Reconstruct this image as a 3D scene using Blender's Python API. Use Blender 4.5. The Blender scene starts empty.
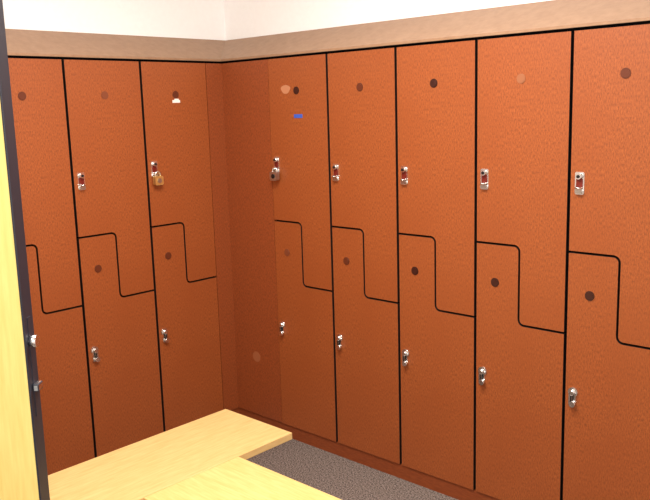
import bpy, bmesh, math, random
from mathutils import Matrix, Vector
random.seed(4)
S=bpy.context.scene
S.view_settings.view_transform='Standard'
S.view_settings.look='None'

def lin(c):
    return tuple(((v/255)/12.92 if v/255<=.04045 else ((v/255+.055)/1.055)**2.4) for v in c)+(1,)

def mat(name,col,rough=.5,metal=0,spec=.5):
    m=bpy.data.materials.new(name);m.use_nodes=True
    b=m.node_tree.nodes['Principled BSDF']
    b.inputs['Base Color'].default_value=lin(col)
    b.inputs['Roughness'].default_value=rough
    b.inputs['Metallic'].default_value=metal
    b.inputs['Specular IOR Level'].default_value=spec
    return m

def noise_mat(name,c1,c2,scale,stretch=(1,1,1),rough=.5,bump=0,detail=6,lo=.35,hi=.65,spec=.5,c3=None,big=2.0):
    m=mat(name,c1,rough,0,spec);nt=m.node_tree;N=nt.nodes;Lk=nt.links;b=N['Principled BSDF']
    tc=N.new('ShaderNodeTexCoord');mp=N.new('ShaderNodeMapping');mp.inputs['Scale'].default_value=stretch
    Lk.new(tc.outputs['Object'],mp.inputs['Vector'])
    n=N.new('ShaderNodeTexNoise');n.inputs['Scale'].default_value=scale;n.inputs['Detail'].default_value=detail
    n.inputs['Roughness'].default_value=.65
    Lk.new(mp.outputs[0],n.inputs['Vector'])
    r=N.new('ShaderNodeValToRGB');r.color_ramp.elements[0].position=lo;r.color_ramp.elements[1].position=hi
    r.color_ramp.elements[0].color=lin(c1);r.color_ramp.elements[1].color=lin(c2)
    Lk.new(n.outputs['Fac'],r.inputs[0])
    out=r.outputs[0]
    if c3:
        n2=N.new('ShaderNodeTexNoise');n2.inputs['Scale'].default_value=big;n2.inputs['Detail'].default_value=2
        Lk.new(tc.outputs['Object'],n2.inputs['Vector'])
        mx=N.new('ShaderNodeMix');mx.data_type='RGBA'
        mr=N.new('ShaderNodeMapRange');mr.inputs[1].default_value=.4;mr.inputs[2].default_value=.7;mr.inputs[4].default_value=.6
        Lk.new(n2.outputs['Fac'],mr.inputs[0]);Lk.new(mr.outputs[0],mx.inputs[0])
        Lk.new(out,mx.inputs[6]);mx.inputs[7].default_value=lin(c3);out=mx.outputs[2]
    Lk.new(out,b.inputs['Base Color'])
    if bump:
        bp=N.new('ShaderNodeBump');bp.inputs['Strength'].default_value=bump;bp.inputs['Distance'].default_value=.002
        Lk.new(n.outputs['Fac'],bp.inputs['Height']);Lk.new(bp.outputs[0],b.inputs['Normal'])
    return m

M_wood=noise_mat('cherry_laminate',(122,60,25),(178,94,45),170,(1.6,1.6,.5),rough=.46,spec=.48,lo=.32,hi=.68,detail=3,bump=.06,c3=(148,73,31),big=3)
M_fill=noise_mat('cherry_filler_laminate',(118,56,25),(164,82,40),170,(1.6,1.6,.5),rough=.46,spec=.48,lo=.32,hi=.68,detail=3,bump=.06)
M_base=noise_mat('cherry_plinth',(126,60,30),(146,74,38),60,(.5,.5,3),rough=.5,spec=.3)
M_edge=mat('black_edge_banding',(14,11,13),.6)
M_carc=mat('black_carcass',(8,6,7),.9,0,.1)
M_top=noise_mat('taupe_sloped_top',(152,117,90),(164,129,101),30,(1,1,1),rough=.45,spec=.3)
M_wall=noise_mat('white_painted_wall',(250,248,247),(252,251,250),40,rough=.85,bump=.05,spec=.2)
M_ceil=noise_mat('ceiling_tile',(225,222,215),(240,238,232),90,rough=.95,spec=.1)
M_carpet=noise_mat('carpet',(62,54,50),(158,144,135),150,rough=1,bump=.8,detail=3,lo=.37,hi=.63,spec=.05)
M_maple=noise_mat('maple_veneer',(214,176,112),(228,194,132),9,(14,1.2,6),rough=.38,spec=.4)
M_maple2=noise_mat('maple_veneer_cross',(220,184,112),(234,202,134),9,(1.2,14,6),rough=.38,spec=.4)
M_door=noise_mat('door_veneer',(222,192,108),(234,206,124),9,(12,12,.8),rough=.45)
M_navy=mat('dark_door_edge',(32,33,44),.5)
M_chrome=mat('chrome',(240,238,236),.22,1)
M_steel=mat('brushed_steel',(195,190,185),.35,1)
M_brass=mat('brass',(240,206,130),.32,.85)
M_red=mat('lock_recess_red',(110,30,20),.4)
M_black=mat('black_plastic',(18,16,18),.4)
M_white=mat('white_label',(245,240,232),.7)
M_blue=mat('blue_tape',(58,92,190),.6)
M_smear=mat('pale_residue',(190,128,92),.5)
M_orb=mat('painted_flash_orb',(160,94,58),.5)  # lighter laminate tone, a flash orb put into the colour
D={'dark':mat('disc_dark',(58,24,16),.35),'med':mat('disc_brown',(98,46,26),.35),
   'light':mat('disc_tan',(156,96,62),.4),'faint':mat('disc_faint',(126,66,40),.4)}

def obj(name,me,parent=None,loc=(0,0,0),rot=0):
    o=bpy.data.objects.new(name,me);S.collection.objects.link(o)
    o.location=loc;o.rotation_euler=(0,0,rot)
    if parent: o.parent=parent
    return o
def empty(name,loc=(0,0,0),rot=0):
    return obj(name,None,None,loc,rot)
class B:
    def __init__(s): s.bm=bmesh.new();s.mats=[]
    def mi(s,m):
        if m not in s.mats:s.mats.append(m)
        return s.mats.index(m)
    def box(s,x0,x1,y0,y1,z0,z1,m,bev=0):
        r=bmesh.ops.create_cube(s.bm,size=1,matrix=Matrix.Translation(((x0+x1)/2,(y0+y1)/2,(z0+z1)/2))@Matrix.Diagonal((x1-x0,y1-y0,z1-z0,1)))
        vs=r['verts'];fs=set(f for v in vs for f in v.link_faces)
        k=s.mi(m)
        for f in fs:f.material_index=k
        if bev:
            es=list(set(e for v in vs for e in v.link_edges))
            bmesh.ops.bevel(s.bm,geom=es,offset=bev,segments=2,affect='EDGES',profile=.6)
    def prism(s,pts,y0,y1,mf,ms=None):
        """pts in (x,z); y0 = front face. front/back material mf, sides ms"""
        ms=ms or mf
        a=[s.bm.verts.new((x,y0,z)) for x,z in pts];b=[s.bm.verts.new((x,y1,z)) for x,z in pts]
        f=s.bm.faces.new(a);f.material_index=s.mi(mf)
        f=s.bm.faces.new(b[::-1]);f.material_index=s.mi(mf)
        n=len(pts)
        for i in range(n):
            f=s.bm.faces.new((a[i],b[i],b[(i+1)%n],a[(i+1)%n]));f.material_index=s.mi(ms)
    def cyl(s,c,r,d,m,axis='y',seg=24,r2=None,rotm=None):
        R={'y':Matrix.Rotation(math.pi/2,4,'X'),'z':Matrix.Identity(4),'x':Matrix.Rotation(math.pi/2,4,'Y')}[axis]
        res=bmesh.ops.create_cone(s.bm,cap_ends=True,segments=seg,radius1=r,radius2=r if r2 is None else r2,depth=d,matrix=Matrix.Translation(c)@R)
        k=s.mi(m)
        for f in set(f for v in res['verts'] for f in v.link_faces):
            f.material_index=k
            if len(f.verts)==4:f.smooth=True
    def tube(s,path,r,m,seg=8):
        k=s.mi(m);rings=[]
        P=[Vector(p) for p in path]
        for i,p in enumerate(P):
            t=(P[min(i+1,len(P)-1)]-P[max(i-1,0)]).normalized()
            up=Vector((0,0,1)) if abs(t.z)<.9 else Vector((0,1,0))
            if abs(t.y)<.05: up=Vector((0,1,0))
            a=t.cross(up).normalized();b=t.cross(a).normalized()
            rings.append([s.bm.verts.new(p+a*r*math.cos(2*math.pi*j/seg)+b*r*math.sin(2*math.pi*j/seg)) for j in range(seg)])
        for q,w in zip(rings,rings[1:]):
            for j in range(seg):
                f=s.bm.faces.new((q[j],q[(j+1)%seg],w[(j+1)%seg],w[j]));f.material_index=k;f.smooth=True
        for q in (rings[0],rings[-1]):
            f=s.bm.faces.new(q);f.material_index=k
    def mesh(s,name):
        bmesh.ops.recalc_face_normals(s.bm,faces=s.bm.faces)
        me=bpy.data.meshes.new(name);s.bm.to_mesh(me);s.bm.free()
        for m in s.mats:me.materials.append(m)
        return me

W=.381;A0=.3325;B0=.0969;T=1.867;ZA=1.107;ZC=.805;ZB=.07
G=.0060;H=.0042;RAD=.018;TH=.018

def arc(cx,cz,r,a0,a1,n=6):
    return [(cx+r*math.cos(math.radians(a0+(a1-a0)*i/n)),cz+r*math.sin(math.radians(a0+(a1-a0)*i/n))) for i in range(n+1)]
mid=W/2
ru=RAD+2*H
cA=(mid-H-RAD,ZA-H-RAD);cC=(mid+H+RAD,ZC+H+RAD)
upper=[(G,T),(G,ZA+H)]+arc(*cA,ru,90,0)+arc(*cC,RAD,180,270)+[(W-G,ZC+H),(W-G,T)]
lower=[(G,ZB),(W-G,ZB),(W-G,ZC-H)]+arc(*cC,ru,270,180)+arc(*cA,RAD,0,90)+[(G,ZA-H)]
def m_prism(name,pts):
    b=B();b.prism(pts,0,TH,M_wood,M_edge);return b.mesh(name)
ME_up=m_prism('upper_door',upper);ME_lo=m_prism('lower_door',lower)
b=B();b.box(.001,W-.001,TH+.002,.205,ZB,T,M_carc);ME_car=b.mesh('carcass')

def rr(w,h,r,n=4):
    p=[]
    for cx,cz,a in((w/2-r,h/2-r,0),(-w/2+r,h/2-r,90),(-w/2+r,-h/2+r,180),(w/2-r,-h/2+r,270)):
        p+=arc(cx,cz,r,a,a+90,n)
    return p
def hasp(kind):
    b=B()
    b.prism(rr(.034,.078,.006),-.003,-.0002,M_chrome)
    b.prism(rr(.024,.034,.004),-.0045,-.0028,M_red)
    b.cyl((0,-.008,.024),.010,.014,M_chrome)
    b.cyl((0,-.016,.024),.006,.003,M_black)
    loop=[(-.010,-.003,-.016)]+[(-.010*math.cos(t),-.010-.012*math.sin(t),-.016) for t in [math.pi*i/8 for i in range(9)]]+[(.010,-.003,-.016)]
    b.tube(loop,.0032,M_chrome)
    b.prism([(x*1,z-.028) for x,z in rr(.026,.016,.005)],-.012,-.0028,M_steel)
    if kind:
        body={'brass':M_brass,'steel':M_steel,'black':M_black}[kind]
        dx=.004
        zo=-.018
        sh=[(dx-.014,-.02,-.030+zo)]+[(dx-.014*math.cos(t),-.02,-.006+zo+.014*math.sin(t)) for t in [math.pi*i/8 for i in range(9)]]+[(dx+.014,-.02,-.030+zo)]
        b.tube(sh,.0036,M_chrome)
        b.prism([(x+dx,z-.034+zo) for x,z in rr(.046,.042,.008)],-.032,-.012,body)
        b.cyl((dx,-.0332,-.034+zo),.011,.003,M_steel if kind!='steel' else M_black)
    return b.mesh('hasp_lock')
HM={k:hasp(k) for k in (None,'brass','steel','black')}
def simple_latch():
    b=B()
    b.cyl((0,-.003,.014),.018,.006,M_chrome)
    b.cyl((0,-.010,.014),.012,.012,M_chrome,r2=.008)
    b.prism([(x,z-.010) for x,z in rr(.028,.054,.006)],-.009,-.0002,M_chrome)
    b.box(-.004,.004,-.018,-.008,-.026,.006,M_black,.001)
    b.cyl((.004,-.014,-.028),.011,.012,M_chrome)
    return b.mesh('latch')
ML=simple_latch()
def disc(kind):
    b=B();b.cyl((0,-.0012,0),.0175,.0022,D[kind],seg=32);b.cyl((0,-.0026,0),.014,.001,D[kind],seg=32)
    return b.mesh('number_disc')
DM={k:disc(k) for k in D}

def locker(loc,rot,ud,ld,uk=None,extra=None,dl=0):
    e=empty('z_locker',loc,rot)
    obj('carcass',ME_car,e);obj('upper_door',ME_up,e);obj('lower_door',ME_lo,e)
    obj('upper_hasp_lock',HM[uk],e,(.040,0,1.352 if uk is None else 1.376))
    obj('lower_latch',ML,e,(.036,0,.577))
    obj('upper_number_disc',DM[ud],e,(.188,0,1.718))
    obj('lower_number_disc',DM[ld],e,(.088,0,.957))
    if extra: extra(e)
    return e
def x_label(e):
    b=B();b.box(.168,.212,-.0012,-.0002,1.680,1.693,M_white);b.box(.180,.204,-.0014,-.0002,1.693,1.699,M_white);obj('white_label',b.mesh('white_label'),e)
def x_blue(e):
    b=B();b.box(.168,.222,-.0012,-.0002,1.594,1.611,M_blue);obj('blue_tape',b.mesh('blue_tape'),e)
    b=B();b.prism([(.118+.030*math.cos(t)*(1+.15*math.sin(3*t)),1.725+.02*math.sin(t)) for t in [2*math.pi*i/20 for i in range(20)]],-.0008,-.0002,M_smear);obj('pale_smear',b.mesh('pale_smear'),e)
rs=[('dark','faint','steel',x_blue),('med','med',None,None),('dark','dark',None,None),('light','dark',None,None),('med','dark',None,None),('med','dark',None,None)]+[('med','med',None,None)]*3
for k,(u,l,uk,ex) in enumerate(rs):
    locker((A0+k*W,0,0),0,u,l,uk,ex)
ls=[('med','med','brass',x_label),('faint','med',None,None),('med','med',None,None),('med','med',None,None),('med','med',None,None),('med','med',None,None)]
for k,(u,l,uk,ex) in enumerate(ls):
    locker((0,-(B0+(k+1)*W),0),math.pi/2,u,l,uk,ex)
XR=A0+9*W; YL=-(B0+6*W)

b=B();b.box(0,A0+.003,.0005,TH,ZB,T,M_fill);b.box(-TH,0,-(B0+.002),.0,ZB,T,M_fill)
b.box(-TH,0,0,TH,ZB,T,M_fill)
b.prism([(.165+.028*math.cos(t),.385+.028*math.sin(t)) for t in [2*math.pi*i/20 for i in range(20)]],-.0003,.0003,M_orb)  # faint flash orb painted as a thin pale disc on the filler
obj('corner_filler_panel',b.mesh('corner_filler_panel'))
b=B();b.box(.006,XR,.006,.2,0,ZB-.004,M_base);b.box(-.2,-.006,YL,.2,0,ZB-.004,M_base);b.box(-.006,.006,.006,.2,0,ZB-.004,M_base)
obj('locker_base_plinth',b.mesh('locker_base_plinth'))
D_=.22;zf=T+.011;zl=zf+.010;zb=2.005
bm=bmesh.new()
prof=[(-.004,zf),(-.004,zl),(D_,zb),(D_,zf)]
s=[[bm.verts.new((XR,d,z)) for d,z in prof],[bm.verts.new((-d,d,z)) for d,z in prof],[bm.verts.new((-d,YL,z)) for d,z in prof]]
for a,c in zip(s,s[1:]):
    for j in range(4): bm.faces.new((a[j],a[(j+1)%4],c[(j+1)%4],c[j]))
bm.faces.new(s[0]);bm.faces.new(s[2]);bmesh.ops.recalc_face_normals(bm,faces=bm.faces)
me=bpy.data.meshes.new('locker_sloped_top');bm.to_mesh(me);me.materials.append(M_top);obj('locker_sloped_top',me)
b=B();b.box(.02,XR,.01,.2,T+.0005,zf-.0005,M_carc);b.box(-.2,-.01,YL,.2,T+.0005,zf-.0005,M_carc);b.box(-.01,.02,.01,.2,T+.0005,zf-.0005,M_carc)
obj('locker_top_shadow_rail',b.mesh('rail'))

def shell(n,*a):
    b=B();b.box(*a);obj(n,b.mesh(n))
XW=XR+.02;YW=-4.6
shell('floor',-.32,XW+.1,YW,.32,-.05,0,M_carpet)
shell('wall_back',-.32,XW+.1,.222,.32,0,2.75,M_wall)
shell('wall_left',-.32,-.222,YW,.222,0,2.75,M_wall)
shell('wall_right',XW,XW+.1,YW,.222,0,2.75,M_wall)
shell('ceiling',-.32,XW+.1,YW,.32,2.75,2.85,M_ceil)
shell('wall_front',-.222,1.0,-2.86,-2.76,0,2.75,M_wall)

e=empty('locker_room_bench',(0,0,0))
zt=.45
b=B();b.box(.735,1.118,-1.72,-.68,zt-.026,zt,M_maple,.002);obj('seat_long',b.mesh('seat_long'),e)
b=B();b.box(1.1195,2.15,-1.335,-.945,zt-.026,zt,M_maple2,.002);obj('seat_return',b.mesh('seat_return'),e)
b=B()
for (x,y) in ((.93,-.95),(.93,-1.55),(1.95,-1.14),(1.3,-1.14)):
    b.cyl((x,y,.21),.025,.41,M_steel,'z');b.cyl((x,y,.006),.08,.012,M_steel,'z',r2=.06);b.box(x-.08,x+.08,y-.08,y+.08,.410,.424,M_steel)
obj('pedestals',b.mesh('pedestals'),e)

C=Vector((3.1446,-2.621,1.6312));yaw,pit,rol=.7565,.175,-.0292;F=797.6
hx=Vector((-math.sin(yaw),math.cos(yaw),0));r0=Vector((math.cos(yaw),math.sin(yaw),0));zz=Vector((0,0,1))
f=hx*math.cos(pit)-zz*math.sin(pit);u0=hx*math.sin(pit)+zz*math.cos(pit)
r=math.cos(rol)*r0+math.sin(rol)*u0;u=-math.sin(rol)*r0+math.cos(rol)*u0
e=empty('door_1',(1.777,-1.979,0),math.radians(42.5))
b=B();b.box(-.87,0,0,.006,.012,2.05,M_door);b.box(-.87,0,.036,.042,.012,2.05,M_door);b.box(-.87,-.0,.006,.036,.012,2.05,M_door)
obj('leaf',b.mesh('leaf'),e)
b=B();b.box(.0005,.004,-.001,.043,.012,2.05,M_navy,.001);obj('edge_strip',b.mesh('edge_strip'),e)
b=B()
b.box(.004,.0052,.014,.030,1.08,1.27,M_navy);b.cyl((.011,.018,1.225),.011,.014,M_chrome,'x');b.box(.005,.016,.008,.032,1.130,1.144,M_chrome,.002)
obj('mortise_lock_bolts',b.mesh('bolts'),e)

def area(n,loc,sx,sy,e_,col=(1,.96,.91)):
    l=bpy.data.lights.new(n,'AREA');l.shape='RECTANGLE';l.size=sx;l.size_y=sy;l.energy=e_;l.color=col
    o=bpy.data.objects.new(n,l);S.collection.objects.link(o);o.location=loc;return o
for i,(x,y) in enumerate(((1.6,-1.2),(2.6,-2.9))):
    e=empty('ceiling_light_fixture',(x,y,2.70))
    b=B();b.box(-.62,.62,-.32,.32,0,.048,mat('fixture_white',(240,240,240),.5));obj('housing',b.mesh('housing'),e)
    area('ceiling_lamp',(x,y,2.69),1.2,.6,(72,30)[i])
l=bpy.data.lights.new('camera_flash','AREA');l.energy=21;l.size=.10;l.color=(1,.98,.96)
o=bpy.data.objects.new('camera_flash',l);S.collection.objects.link(o)
fl=C+u*.1;o.matrix_world=Matrix(((r.x,u.x,-f.x,fl.x),(r.y,u.y,-f.y,fl.y),(r.z,u.z,-f.z,fl.z),(0,0,0,1)))
w=bpy.data.worlds.new('World');S.world=w;w.use_nodes=True
w.node_tree.nodes['Background'].inputs[0].default_value=(1,.96,.9,1);w.node_tree.nodes['Background'].inputs[1].default_value=.5

cd=bpy.data.cameras.new('camera');co=bpy.data.objects.new('camera',cd);S.collection.objects.link(co)
cd.sensor_width=36;cd.sensor_fit='HORIZONTAL';cd.lens=F*36/650;cd.clip_start=.02
co.matrix_world=Matrix(((r.x,u.x,-f.x,C.x),(r.y,u.y,-f.y,C.y),(r.z,u.z,-f.z,C.z),(0,0,0,1)))
S.camera=co
